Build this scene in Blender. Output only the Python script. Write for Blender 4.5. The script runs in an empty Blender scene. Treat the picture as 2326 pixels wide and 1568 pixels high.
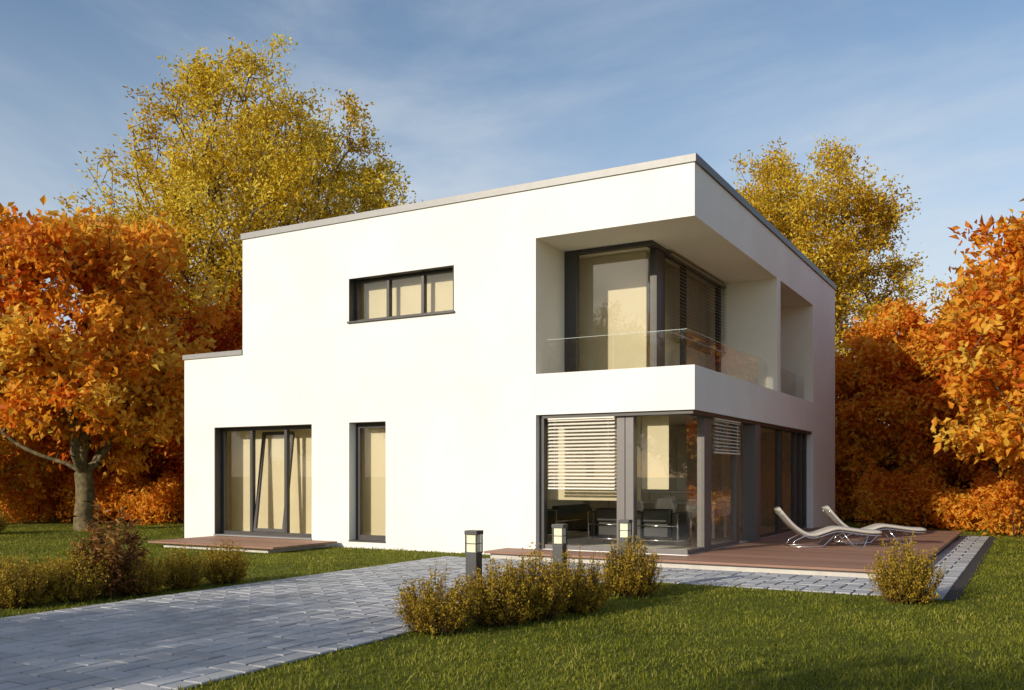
import bpy, math, numpy as np
from mathutils import Vector, Matrix
rng = np.random.default_rng(7)
S = bpy.context.scene
COL = S.collection
CAM = np.array([4.73, -14.209, 1.40])
GZ = -0.04

# ---------------------------------------------------------------- materials
def nt(name):
    m = bpy.data.materials.new(name); m.use_nodes = True
    n = m.node_tree.nodes; l = m.node_tree.links
    return m, n, l, n['Principled BSDF']
def simple(name, col, rough=0.6, metal=0.0, noise=0.06, scale=8.0, bump=0.0, bscale=60.0, spec=0.5, trans=0.0):
    m, n, l, b = nt(name)
    tc = n.new('ShaderNodeTexCoord')
    nz = n.new('ShaderNodeTexNoise'); nz.inputs['Scale'].default_value = scale; nz.inputs['Detail'].default_value = 6
    l.new(tc.outputs['Object'], nz.inputs['Vector'])
    rp = n.new('ShaderNodeValToRGB')
    rp.color_ramp.elements[0].position = 0.3; rp.color_ramp.elements[1].position = 0.7
    rp.color_ramp.elements[0].color = (*[c*(1-noise) for c in col], 1)
    rp.color_ramp.elements[1].color = (*[min(1, c*(1+noise)) for c in col], 1)
    l.new(nz.outputs['Fac'], rp.inputs['Fac']); l.new(rp.outputs['Color'], b.inputs['Base Color'])
    b.inputs['Roughness'].default_value = rough; b.inputs['Metallic'].default_value = metal
    b.inputs['Specular IOR Level'].default_value = spec
    if bump > 0:
        n2 = n.new('ShaderNodeTexNoise'); n2.inputs['Scale'].default_value = bscale; n2.inputs['Detail'].default_value = 4
        l.new(tc.outputs['Object'], n2.inputs['Vector'])
        bp = n.new('ShaderNodeBump'); bp.inputs['Strength'].default_value = bump; bp.inputs['Distance'].default_value = 0.01
        l.new(n2.outputs['Fac'], bp.inputs['Height']); l.new(bp.outputs['Normal'], b.inputs['Normal'])
    if trans > 0:
        tr = n.new('ShaderNodeBsdfTranslucent'); l.new(rp.outputs['Color'], tr.inputs['Color'])
        mx = n.new('ShaderNodeMixShader'); mx.inputs[0].default_value = trans
        l.new(b.outputs[0], mx.inputs[1]); l.new(tr.outputs[0], mx.inputs[2])
        l.new(mx.outputs[0], n['Material Output'].inputs['Surface'])
    return m
def ramp_leaf(name, stops, trans=0.35, rough=0.55):
    m, n, l, b = nt(name)
    at = n.new('ShaderNodeAttribute'); at.attribute_name = 'rnd'
    rp = n.new('ShaderNodeValToRGB'); cr = rp.color_ramp
    for p, c in stops[1:-1]: cr.elements.new(p)
    for i, (p, c) in enumerate(stops): cr.elements[i].position = p; cr.elements[i].color = (*c, 1)
    l.new(at.outputs['Fac'], rp.inputs['Fac']); l.new(rp.outputs['Color'], b.inputs['Base Color'])
    b.inputs['Roughness'].default_value = rough; b.inputs['Specular IOR Level'].default_value = 0.25
    tr = n.new('ShaderNodeBsdfTranslucent'); l.new(rp.outputs['Color'], tr.inputs['Color'])
    mx = n.new('ShaderNodeMixShader'); mx.inputs[0].default_value = trans
    l.new(b.outputs[0], mx.inputs[1]); l.new(tr.outputs[0], mx.inputs[2])
    l.new(mx.outputs[0], n['Material Output'].inputs['Surface'])
    return m
def glass_mat(name, tint=(0.98, 0.985, 0.965), mul=1.0, add=0.025):
    m = bpy.data.materials.new(name); m.use_nodes = True
    n = m.node_tree.nodes; l = m.node_tree.links; n.clear()
    o = n.new('ShaderNodeOutputMaterial'); t = n.new('ShaderNodeBsdfTransparent'); t.inputs[0].default_value = (*tint, 1)
    g = n.new('ShaderNodeBsdfGlossy'); g.inputs['Roughness'].default_value = 0.0; g.inputs['Color'].default_value = (1, 1, 1, 1)
    f = n.new('ShaderNodeFresnel'); f.inputs['IOR'].default_value = 1.5
    ma = n.new('ShaderNodeMath'); ma.operation = 'MULTIPLY_ADD'; ma.inputs[1].default_value = mul; ma.inputs[2].default_value = add
    ma.use_clamp = True
    mx = n.new('ShaderNodeMixShader')
    l.new(f.outputs[0], ma.inputs[0]); l.new(ma.outputs[0], mx.inputs[0])
    l.new(t.outputs[0], mx.inputs[1]); l.new(g.outputs[0], mx.inputs[2]); l.new(mx.outputs[0], o.inputs['Surface'])
    return m

M = {}
def stucco(name, c0, c1):
    m, n, l, b = nt(name)
    tc = n.new('ShaderNodeTexCoord')
    a = n.new('ShaderNodeTexNoise'); a.inputs['Scale'].default_value = 0.55; a.inputs['Detail'].default_value = 7; a.inputs['Roughness'].default_value = 0.62
    l.new(tc.outputs['Object'], a.inputs['Vector'])
    rp = n.new('ShaderNodeValToRGB'); rp.color_ramp.elements[0].position = 0.32; rp.color_ramp.elements[1].position = 0.6
    rp.color_ramp.elements[0].color = (*c0, 1); rp.color_ramp.elements[1].color = (*c1, 1)
    l.new(a.outputs['Fac'], rp.inputs['Fac']); l.new(rp.outputs['Color'], b.inputs['Base Color'])
    b.inputs['Roughness'].default_value = 0.85; b.inputs['Specular IOR Level'].default_value = 0.2
    f = n.new('ShaderNodeTexNoise'); f.inputs['Scale'].default_value = 120; f.inputs['Detail'].default_value = 3
    l.new(tc.outputs['Object'], f.inputs['Vector'])
    bp = n.new('ShaderNodeBump'); bp.inputs['Strength'].default_value = 0.25; bp.inputs['Distance'].default_value = 0.004
    l.new(f.outputs['Fac'], bp.inputs['Height']); l.new(bp.outputs['Normal'], b.inputs['Normal'])
    return m
M['wall'] = stucco('white_render', (0.725, 0.71, 0.68), (0.79, 0.78, 0.755))
M['loggia'] = stucco('warm_bounce_render', (0.80, 0.72, 0.59), (0.85, 0.78, 0.66))  # warm bounced light put into the loggia wall colour
M['inner'] = simple('cream_interior_plaster', (0.94, 0.89, 0.74), 0.8, noise=0.02, scale=1.5)
M['floor_in'] = simple('interior_floor', (0.88, 0.82, 0.68), 0.35, noise=0.04, scale=3)
M['cap'] = simple('aluminium_coping', (0.27, 0.265, 0.26), 0.5, 0.2, noise=0.05)
M['frame'] = simple('anthracite_frame', (0.055, 0.050, 0.048), 0.45, 0.1, noise=0.08)
M['post'] = simple('grey_post', (0.15, 0.136, 0.13), 0.45, 0.1, noise=0.05)
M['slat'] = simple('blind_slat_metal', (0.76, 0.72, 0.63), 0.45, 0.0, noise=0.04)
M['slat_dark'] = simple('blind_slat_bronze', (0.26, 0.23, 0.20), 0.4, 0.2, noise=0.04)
M['blind'] = simple('added_blind_fabric', (0.84, 0.76, 0.55), 0.9, noise=0.03, scale=2, bump=0.1, bscale=200, trans=.4)  # fabric of the added blinds, translucent to spread sun into the room
M['glass'] = glass_mat('window_glass')
M['rail_glass'] = glass_mat('balustrade_glass', (0.94, 0.96, 0.95), .42, 0.05)
M['concrete'] = simple('pale_concrete', (0.56, 0.53, 0.48), 0.85, noise=0.1, scale=5, bump=0.2)
M['chrome'] = simple('chrome', (0.75, 0.75, 0.75), 0.15, 1.0, noise=0.01)
M['leather'] = simple('black_leather', (0.018, 0.018, 0.02), 0.45, noise=0.1)
M['white'] = simple('white_lacquer', (0.86, 0.84, 0.80), 0.3, noise=0.02)
M['cabinet'] = simple('taupe_cabinet', (0.66, 0.57, 0.43), 0.45, noise=0.05)
M['cushion'] = simple('lounger_fabric', (0.44, 0.405, 0.36), 0.85, noise=0.05, scale=30, bump=0.3, bscale=250)
M['lampmetal'] = simple('lamp_metal', (0.075, 0.078, 0.08), 0.4, 0.4, noise=0.08)
M['lampglass'] = simple('opal_glass', (0.80, 0.75, 0.56), 0.3, noise=0.03)
M['bark'] = simple('bark', (0.12, 0.08, 0.04), 0.9, noise=0.45, scale=14, bump=0.8, bscale=25)
M['bark_grey'] = simple('bark_pale', (0.13, 0.10, 0.045), 0.9, noise=0.55, scale=9, bump=0.9, bscale=25)
M['twig'] = simple('twig', (0.07, 0.04, 0.02), 0.9, noise=0.2)
M['gravel'] = simple('joint_sand', (0.030, 0.028, 0.028), 0.95, noise=0.3, scale=40)

def deck_mat():
    m, n, l, b = nt('deck_wood')
    g = n.new('ShaderNodeNewGeometry'); tc = n.new('ShaderNodeTexCoord')
    mp = n.new('ShaderNodeMapping'); mp.inputs['Scale'].default_value = (1.2, 30, 30)
    l.new(tc.outputs['Object'], mp.inputs['Vector'])
    a = n.new('ShaderNodeTexNoise'); a.inputs['Scale'].default_value = 2.0; a.inputs['Detail'].default_value = 5
    l.new(mp.outputs[0], a.inputs['Vector'])
    mth = n.new('ShaderNodeMath'); mth.operation = 'MULTIPLY_ADD'; mth.inputs[1].default_value = 0.45
    l.new(g.outputs['Random Per Island'], mth.inputs[0])
    m2 = n.new('ShaderNodeMath'); m2.operation = 'MULTIPLY'; m2.inputs[1].default_value = 0.55
    l.new(a.outputs['Fac'], m2.inputs[0]); l.new(m2.outputs[0], mth.inputs[2])
    rp = n.new('ShaderNodeValToRGB'); rp.color_ramp.elements[0].position = 0.2; rp.color_ramp.elements[1].position = 0.75
    rp.color_ramp.elements[0].color = (0.20, 0.10, 0.065, 1); rp.color_ramp.elements[1].color = (0.37, 0.205, 0.135, 1)
    l.new(mth.outputs[0], rp.inputs['Fac']); l.new(rp.outputs['Color'], b.inputs['Base Color'])
    b.inputs['Roughness'].default_value = 0.6
    return m
M['deck'] = deck_mat()
def paver_mat():
    m, n, l, b = nt('paving_stone')
    g = n.new('ShaderNodeNewGeometry'); tc = n.new('ShaderNodeTexCoord')
    a = n.new('ShaderNodeTexNoise'); a.inputs['Scale'].default_value = 1.1; a.inputs['Detail'].default_value = 9; a.inputs['Roughness'].default_value = 0.65
    l.new(tc.outputs['Object'], a.inputs['Vector'])
    f = n.new('ShaderNodeTexNoise'); f.inputs['Scale'].default_value = 55; f.inputs['Detail'].default_value = 4
    l.new(tc.outputs['Object'], f.inputs['Vector'])
    s = n.new('ShaderNodeMath'); s.operation = 'MULTIPLY_ADD'; s.inputs[1].default_value = 0.28
    l.new(g.outputs['Random Per Island'], s.inputs[0]); l.new(a.outputs['Fac'], s.inputs[2])
    s2 = n.new('ShaderNodeMath'); s2.operation = 'MULTIPLY_ADD'; s2.inputs[1].default_value = 0.25
    l.new(f.outputs['Fac'], s2.inputs[0]); l.new(s.outputs[0], s2.inputs[2])
    rp = n.new('ShaderNodeValToRGB'); rp.color_ramp.elements[0].position = 0.4; rp.color_ramp.elements[1].position = 1.1
    rp.color_ramp.elements[0].color = (0.25, 0.252, 0.262, 1); rp.color_ramp.elements[1].color = (0.47, 0.47, 0.48, 1)
    l.new(s2.outputs[0], rp.inputs['Fac']); l.new(rp.outputs['Color'], b.inputs['Base Color'])
    b.inputs['Roughness'].default_value = 0.85; b.inputs['Specular IOR Level'].default_value = 0.3
    bp = n.new('ShaderNodeBump'); bp.inputs['Strength'].default_value = 0.5; bp.inputs['Distance'].default_value = 0.004
    l.new(f.outputs['Fac'], bp.inputs['Height']); l.new(bp.outputs['Normal'], b.inputs['Normal'])
    return m
M['paver'] = paver_mat()
def ground_mat():
    m, n, l, b = nt('lawn_ground')
    tc = n.new('ShaderNodeTexCoord')
    a = n.new('ShaderNodeTexNoise'); a.inputs['Scale'].default_value = 0.5; a.inputs['Detail'].default_value = 8; a.inputs['Roughness'].default_value = 0.7
    f = n.new('ShaderNodeTexNoise'); f.inputs['Scale'].default_value = 18; f.inputs['Detail'].default_value = 6; f.inputs['Roughness'].default_value = 0.8
    l.new(tc.outputs['Object'], a.inputs['Vector']); l.new(tc.outputs['Object'], f.inputs['Vector'])
    s = n.new('ShaderNodeMath'); s.operation = 'MULTIPLY_ADD'; s.inputs[1].default_value = 0.6
    l.new(f.outputs['Fac'], s.inputs[0]); l.new(a.outputs['Fac'], s.inputs[2])
    rp = n.new('ShaderNodeValToRGB'); rp.color_ramp.elements[0].position = 0.6; rp.color_ramp.elements[1].position = 1.0
    rp.color_ramp.elements[0].color = (0.075, 0.088, 0.012, 1); rp.color_ramp.elements[1].color = (0.20, 0.205, 0.026, 1)
    l.new(s.outputs[0], rp.inputs['Fac']); l.new(rp.outputs['Color'], b.inputs['Base Color'])
    b.inputs['Roughness'].default_value = 0.9; b.inputs['Specular IOR Level'].default_value = 0.1
    bp = n.new('ShaderNodeBump'); bp.inputs['Strength'].default_value = 0.8; bp.inputs['Distance'].default_value = 0.05
    l.new(f.outputs['Fac'], bp.inputs['Height']); l.new(bp.outputs['Normal'], b.inputs['Normal'])
    return m
M['ground'] = ground_mat()
M['grass'] = ramp_leaf('grass_blade', [(0, (0.045, 0.066, 0.008)), (0.42, (0.165, 0.188, 0.016)), (0.8, (0.30, 0.295, 0.03)), (1, (0.42, 0.35, 0.09))], 0.42)
M['leaf_yellow'] = ramp_leaf('leaf_yellow', [(0, (0.42, 0.25, 0.012)), (0.35, (0.70, 0.47, 0.025)), (0.7, (0.82, 0.62, 0.05)), (1, (0.86, 0.74, 0.13))], 0.5)
M['leaf_amber'] = ramp_leaf('leaf_amber', [(0, (0.40, 0.21, 0.012)), (0.35, (0.68, 0.43, 0.02)), (0.7, (0.78, 0.55, 0.04)), (1, (0.80, 0.66, 0.10))], 0.5)
M['leaf_orange'] = ramp_leaf('leaf_orange', [(0, (0.62, 0.12, 0.010)), (0.25, (0.78, 0.24, 0.016)), (0.6, (0.84, 0.40, 0.03)), (1, (0.86, 0.60, 0.09))], 0.5)
M['leaf_red'] = ramp_leaf('leaf_red', [(0, (0.42, 0.045, 0.008)), (0.4, (0.70, 0.14, 0.012)), (0.8, (0.78, 0.25, 0.016)), (1, (0.80, 0.38, 0.03))], 0.5)
M['leaf_olive'] = ramp_leaf('shrub_gold', [(0, (0.12, 0.072, 0.008)), (0.45, (0.34, 0.215, 0.016)), (0.8, (0.48, 0.32, 0.025)), (1, (0.56, 0.40, 0.05))], 0.35)
M['leaf_brown'] = ramp_leaf('shrub_brown', [(0, (0.09, 0.04, 0.014)), (0.5, (0.24, 0.105, 0.03)), (1, (0.40, 0.20, 0.045))], 0.35)
M['leaf_green'] = ramp_leaf('leaf_green', [(0, (0.04, 0.06, 0.01)), (0.5, (0.09, 0.12, 0.02)), (1, (0.16, 0.18, 0.03))], 0.3)

# ---------------------------------------------------------------- helpers
def np_mesh(name, verts, loops, sizes, mats, midx=None, rnd=None):
    me = bpy.data.meshes.new(name)
    me.vertices.add(len(verts)); me.vertices.foreach_set('co', np.ascontiguousarray(verts, dtype=np.float32).ravel())
    me.loops.add(len(loops)); me.loops.foreach_set('vertex_index', np.ascontiguousarray(loops, dtype=np.int32))
    sizes = np.asarray(sizes, dtype=np.int32)
    me.polygons.add(len(sizes))
    st = np.zeros(len(sizes), dtype=np.int32); st[1:] = np.cumsum(sizes)[:-1]
    me.polygons.foreach_set('loop_start', st)
    for mt in mats: me.materials.append(mt)
    me.update(calc_edges=True)
    if midx is not None: me.polygons.foreach_set('material_index', np.asarray(midx, dtype=np.int32))
    if rnd is not None:
        a = me.attributes.new('rnd', 'FLOAT', 'POINT'); a.data.foreach_set('value', np.ascontiguousarray(rnd, dtype=np.float32))
    me.update()
    return me
def link(name, me, parent=None):
    o = bpy.data.objects.new(name, me); COL.objects.link(o)
    if parent: o.parent = parent
    return o
def empty(name, loc=(0, 0, 0)):
    o = bpy.data.objects.new(name, None); COL.objects.link(o); o.location = loc; o.empty_display_size = 0.3
    return o
class B:
    def __init__(s): s.v = []; s.f = []; s.m = []; s.mats = []
    def mi(s, mat):
        if mat not in s.mats: s.mats.append(mat)
        return s.mats.index(mat)
    def add(s, vs, fs, mat):
        k = len(s.v); s.v += [tuple(p) for p in vs]; s.f += [[i+k for i in f] for f in fs]; s.m += [s.mi(mat)]*len(fs)
    def box(s, x0, x1, y0, y1, z0, z1, mat):
        vs = [(x, y, z) for z in (z0, z1) for y in (y0, y1) for x in (x0, x1)]
        s.add(vs, [(0, 2, 3, 1), (4, 5, 7, 6), (0, 1, 5, 4), (2, 6, 7, 3), (0, 4, 6, 2), (1, 3, 7, 5)], mat)
    def obox(s, mtx, dx, dy, dz, mat):
        vs = [mtx @ Vector((x*dx/2, y*dy/2, z*dz/2)) for z in (-1, 1) for y in (-1, 1) for x in (-1, 1)]
        s.add(vs, [(0, 2, 3, 1), (4, 5, 7, 6), (0, 1, 5, 4), (2, 6, 7, 3), (0, 4, 6, 2), (1, 3, 7, 5)], mat)
    def quad(s, a, b, c, d, mat): s.add([a, b, c, d], [(0, 1, 2, 3)], mat)
    def tube(s, pts, r, mat, n=8):
        pts = [Vector(p) for p in pts]; vs = []; fs = []
        for i, p in enumerate(pts):
            t = (pts[min(i+1, len(pts)-1)]-pts[max(i-1, 0)]).normalized()
            ref = Vector((0, 1, 0)) if abs(t.y) < 0.8 else Vector((1, 0, 0))
            a = t.cross(ref).normalized(); b = t.cross(a)
            for k in range(n):
                th = 2*math.pi*k/n; vs.append(p+a*math.cos(th)*r+b*math.sin(th)*r)
        for i in range(len(pts)-1):
            for k in range(n):
                fs.append((i*n+k, i*n+(k+1) % n, (i+1)*n+(k+1) % n, (i+1)*n+k))
        fs.append(tuple(range(n))[::-1]); fs.append(tuple((len(pts)-1)*n+k for k in range(n)))
        s.add(vs, fs, mat)
    def sheet(s, prof, widths, th, mat, sag=0.0):
        n = len(prof); K = 7; vs = []; fs = []
        for i, (u, z) in enumerate(prof):
            p0 = prof[max(i-1, 0)]; p1 = prof[min(i+1, n-1)]
            t = Vector((p1[0]-p0[0], p1[1]-p0[1])).normalized(); nn = Vector((-t.y, t.x))
            for k in range(K):
                q = 2*k/(K-1)-1
                tk = th*(1-0.6*abs(q)**4); lift = sag*(q*q); y = q*widths[i]/2
                vs.append((u+nn.x*(tk/2+lift), y, z+nn.y*(tk/2+lift)))
            for k in range(K):
                q = 1-2*k/(K-1)
                tk = th*(1-0.6*abs(q)**4); lift = sag*(q*q); y = q*widths[i]/2
                vs.append((u-nn.x*(tk/2-lift), y, z-nn.y*(tk/2-lift)))
        R = 2*K
        for i in range(n-1):
            for k in range(R):
                fs.append((i*R+k, i*R+(k+1) % R, (i+1)*R+(k+1) % R, (i+1)*R+k))
        fs.append(tuple(range(R))[::-1]); fs.append(tuple((n-1)*R+k for k in range(R)))
        s.add(vs, fs, mat)
    def obj(s, name, parent=None, bevel=0.0, smooth=False):
        me = bpy.data.meshes.new(name); me.from_pydata([tuple(v) for v in s.v], [], s.f)
        for mt in s.mats: me.materials.append(mt)
        me.polygons.foreach_set('material_index', s.m)
        if smooth: me.polygons.foreach_set('use_smooth', [True]*len(s.f))
        me.update(); o = link(name, me, parent)
        if bevel > 0:
            md = o.modifiers.new('bevel', 'BEVEL'); md.width = bevel; md.segments = 2; md.limit_method = 'ANGLE'
        return o
def smoothprof(pts, n=30):
    pts = np.array(pts); out = []
    P = np.vstack([2*pts[0]-pts[1], pts, 2*pts[-1]-pts[-2]])
    seg = len(pts)-1
    for i in range(n+1):
        t = i/n*seg; k = min(int(t), seg-1); f = t-k
        a, b, c, d = P[k], P[k+1], P[k+2], P[k+3]
        out.append(tuple(0.5*((2*b)+(-a+c)*f+(2*a-5*b+4*c-d)*f*f+(-a+3*b-3*c+d)*f**3)))
    return out

# ---------------------------------------------------------------- ground
b = B(); b.quad((-400, -400, GZ), (400, -400, GZ), (400, 500, GZ), (-400, 500, GZ), M['ground']); b.obj('lawn_ground')

# ---------------------------------------------------------------- house shell
house = empty('modern_house')
ops = []
add = lambda *a: ops.append((True, a)); sub = lambda *a: ops.append((False, a))
ZR = 6.375
add(-9.913, 0, 0, 11.76, -0.3, ZR)
add(-11.69, -9.913, 0, 8.0, -0.3, 3.935)
sub(-9.613, -0.3, 0.3, 11.46, 6.05, ZR)
sub(-11.39, -9.913, 0.3, 7.7, 3.6, 3.935)
sub(-4.9, -0.3, 0.3, 8.65, 0.10, 2.55)          # living room
sub(-2.865, 0, 0, 8.946, 0.10, 2.436)           # corner opening
add(-4.9, -1.6, 6.9, 8.65, 0.10, 2.55)          # partition behind the kitchen, added to shorten and brighten the room
sub(-2.865, 0, 0, 0.15, 0.02, 2.436)
sub(-0.15, 0, 0, 8.946, 0.02, 2.436)
sub(-2.865, 0, 0, 8.946, 2.90, 5.52)            # loggia
sub(-4.0, -1.3, 1.3, 8.65, 2.90, 5.52)          # upper room
sub(-11.39, -5.9, 0.3, 4.0, 0.10, 2.55)         # left ground room
sub(-10.754, -7.991, 0, 0.3, 0.10, 2.415)
sub(-7.026, -6.13, 0, 0.3, 0.10, 2.42)
sub(-9.6, -4.3, 0.3, 4.0, 2.90, 5.52)           # upper left room
sub(-7.026, -4.568, 0, 0.3, 4.39, 5.244)
add(-2.865, 0, 0, 0.15, 2.436, 3.15)
add(-0.15, 0, 0.15, 8.946, 2.436, 3.15)
add(-1.27, 0, 5.39, 5.66, 2.90, 5.52)           # fin wall
xs = sorted({v for _, a in ops for v in a[0:2]}); ys = sorted({v for _, a in ops for v in a[2:4]}); zs = sorted({v for _, a in ops for v in a[4:6]})
cx = (np.array(xs[1:])+np.array(xs[:-1]))/2; cy = (np.array(ys[1:])+np.array(ys[:-1]))/2; cz = (np.array(zs[1:])+np.array(zs[:-1]))/2
G = np.zeros((len(cx)+2, len(cy)+2, len(cz)+2), bool)
for val, a in ops:
    mx = (cx > a[0]) & (cx < a[1]); my = (cy > a[2]) & (cy < a[3]); mz = (cz > a[4]) & (cz < a[5])
    G[1:-1, 1:-1, 1:-1][np.ix_(mx, my, mz)] = val
rooms = [(-5.6, -0.25, 0.25, 8.65, 0.1, 2.55), (-4.0, -1.29, 1.29, 8.65, 2.9, 5.52), (-11.39, -5.9, 0.3, 4.0, 0.1, 2.55), (-9.6, -4.3, 0.3, 4, 2.9, 5.52)]
vid = {}; V = []; F = []; MI = []
def vv(i, j, k):
    if (i, j, k) not in vid: vid[(i, j, k)] = len(V); V.append((xs[i], ys[j], zs[k]))
    return vid[(i, j, k)]
for i in range(1, len(cx)+1):
    for j in range(1, len(cy)+1):
        for k in range(1, len(cz)+1):
            if not G[i, j, k]: continue
            a, c_, e = i-1, j-1, k-1
            for (di, dj, dk), q in (((-1, 0, 0), [(a, c_, e), (a, c_, e+1), (a, c_+1, e+1), (a, c_+1, e)]),
                                    ((1, 0, 0), [(a+1, c_, e), (a+1, c_+1, e), (a+1, c_+1, e+1), (a+1, c_, e+1)]),
                                    ((0, -1, 0), [(a, c_, e), (a+1, c_, e), (a+1, c_, e+1), (a, c_, e+1)]),
                                    ((0, 1, 0), [(a, c_+1, e), (a, c_+1, e+1), (a+1, c_+1, e+1), (a+1, c_+1, e)]),
                                    ((0, 0, -1), [(a, c_, e), (a, c_+1, e), (a+1, c_+1, e), (a+1, c_, e)]),
                                    ((0, 0, 1), [(a, c_, e+1), (a+1, c_, e+1), (a+1, c_+1, e+1), (a, c_+1, e+1)])):
                if G[i+di, j+dj, k+dk]: continue
                ids = [vv(*p) for p in q]; F.append(ids)
                ctr = np.mean([V[t] for t in ids], axis=0)
                mi = 0
                if -2.87 < ctr[0] < -.001 and .001 < ctr[1] < 8.95 and 2.8 < ctr[2] < 5.53: mi = 3  # loggia faces take the render tinted for bounced light
                for r in rooms:
                    if r[0]-.01 <= ctr[0] <= r[1]+.01 and r[2]-.01 <= ctr[1] <= r[3]+.01 and r[4]-.01 <= ctr[2] <= r[5]+.01:
                        mi = 2 if (dk == 1) else 1
                MI.append(mi)
me = bpy.data.meshes.new('walls'); me.from_pydata(V, [], F)
for k in ('wall', 'inner', 'floor_in', 'loggia'): me.materials.append(M[k])
me.polygons.foreach_set('material_index', MI); me.update()
link('walls', me, house)

# coping
b = B()
x0, x1, y0, y1, w, o, z0, z1 = -9.913, 0, 0, 11.76, .36, .03, ZR, 6.50
b.box(x0-o, x1+o, y0-o, y0-o+w, z0, z1, M['cap']); b.box(x0-o, x1+o, y1+o-w, y1+o, z0, z1, M['cap'])
b.box(x0-o, x0-o+w, y0-o+w, y1+o-w, z0, z1, M['cap']); b.box(x1+o-w, x1+o, y0-o+w, y1+o-w, z0, z1, M['frame'])  # east coping in dark frame colour: its shade is put into the colour
b.box(-11.72, -9.916, -0.03, 0.33, 3.935, 4.04, M['cap']); b.box(-11.72, -11.36, 0.33, 7.67, 3.935, 4.04, M['cap']); b.box(-11.72, -9.916, 7.67, 8.03, 3.935, 4.04, M['cap'])
b.box(0.031, 0.036, -0.034, 11.79, 6.37, 6.502, M['frame'])  # dark strip painting the shade on the east edge of the coping
b.obj('roof_coping', house, 0.004)

# window frames
b = B(); F_ = M['frame']; P_ = M['post']
def frame_y(x0, x1, z0, z1, y0, y1, mull=(), w=0.06, mat=None):
    mat = mat or F_
    b.box(x0, x0+w, y0, y1, z0, z1, mat); b.box(x1-w, x1, y0, y1, z0, z1, mat)
    b.box(x0+w, x1-w, y0+.002, y1-.002, z0, z0+w, mat); b.box(x0+w, x1-w, y0+.002, y1-.002, z1-w, z1, mat)
    for m_ in mull: b.box(m_-w/2, m_+w/2, y0-.002, y1+.002, z0+w, z1-w, mat)
e = 0.004
frame_y(-10.754+e, -7.991-e, 0.10+e, 2.415-e, 0.20, 0.29, (-9.865, -8.885), 0.075)
b.box(-10.754+.002, -10.754+.012, 0.012, 0.20, 0.10, 2.413, F_)
b.box(-10.742, -7.993, 0.012, 0.20, 2.403, 2.413, F_)
b.box(-8.001, -7.993, 0.012, 0.20, 0.1, 2.403, F_)
b.box(-10.76, -7.985, -0.03, 0.20, 0.082, 0.108, M['cap'])
frame_y(-7.026+e, -6.13-e, 0.10+e, 2.42-e, 0.20, 0.29, (), 0.10)
b.box(-7.024, -6.132, 0.012, 0.20, 2.408, 2.418, F_)
b.box(-7.03, -6.126, -0.02, 0.20, 0.085, 0.108, F_)
frame_y(-7.026+e, -4.568-e, 4.39+e, 5.244-e, 0.17, 0.27, (-6.207, -5.388), 0.065)
b.box(-7.024, -7.012, -0.012, 0.17, 4.40, 5.242, F_); b.box(-7.012, -4.570, -0.012, 0.17, 5.230, 5.242, F_); b.box(-4.582, -4.570, -0.012, 0.17, 4.40, 5.230, F_)
b.box(-7.05, -4.545, -0.045, 0.17, 4.365, 4.40, F_)
ang = math.radians(7.3); x0, x1, z0, z1 = -9.82, -8.93, 0.185, 2.33
for (a0, a1, c0, c1) in ((x0, x0+.07, z0, z1), (x1-.07, x1, z0, z1), (x0+.07, x1-.07, z0, z0+.07), (x0+.07, x1-.07, z1-.07, z1)):
    mt = Matrix.Translation((0, 0.235, z0)) @ Matrix.Rotation(-ang, 4, 'X') @ Matrix.Translation(((a0+a1)/2, 0, (c0+c1)/2-z0))
    b.obox(mt, a1-a0, 0.055, c1-c0, F_)
zt, zb = 2.432, 0.10
b.box(-2.861, -2.77, 0.13, 0.26, zb, zt, F_)
b.box(-1.393, -1.247, 0.12, 0.27, zb, zt, P_); b.box(-1.237, -1.091, 0.12, 0.27, zb, zt, P_); b.box(-1.247, -1.237, 0.15, 0.25, zb, zt, F_)
b.box(-2.77, -0.17, 0.153, 0.245, zb, zb+.075, P_)
b.box(-2.77, -0.04, 0.05, 0.25, zt-.06, zt, F_)
b.box(-0.247, -0.155, 0.245, 3.08, zb, zb+.075, P_); b.box(-0.247, -0.155, 4.2, 8.90, zb, zb+.05, F_)
b.box(-0.25, -0.04, 0.25, 8.94, zt-.06, zt, F_)
b.box(-0.27, -0.14, 0.93, 1.30, zb, zt-.06, P_)
b.box(-0.26, -0.15, 2.86, 3.08, zb, zt-.06, P_)
b.box(-0.28, -0.02, 3.75, 4.10, zb, zt-.06, P_)
for y0, y1 in ((4.10, 4.2), (6.25, 6.46), (7.75, 7.95), (8.35, 8.45), (8.86, 8.94)):
    b.box(-0.26, -0.15, y0, y1, zb, zt-.06, F_)
zt, zb = 5.516, 2.90
b.box(-2.861, -2.62, 1.12, 1.25, zb, zt, F_)
b.box(-2.62, -1.14, 1.12, 1.26, zt-.07, zt, F_)
b.box(-2.62, -1.27, 1.16, 1.25, zb, zb+.08, F_)
b.box(-1.30, -1.14, 1.26, 5.385, zt-.07, zt, F_); b.box(-1.30, -1.21, 1.25, 5.385, zb, zb+.08, F_)
b.box(-1.31, -1.18, 1.44, 1.86, zb, zt-.07, F_)
b.box(-1.30, -1.20, 3.0, 3.12, zb+.08, zt-.07, F_); b.box(-1.30, -1.20, 5.27, 5.385, zb+.08, zt-.07, F_)
b.box(-1.32, -1.28, 5.67, 8.94, zt-.07, zt, F_); b.box(-1.32, -1.28, 5.67, 8.94, zb, zb+.08, F_)
for y in (5.7, 7.2, 8.85): b.box(-1.33, -1.27, y, y+.08, zb+.08, zt-.07, F_)
b.obj('window_frames', house, 0.004)

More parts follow.
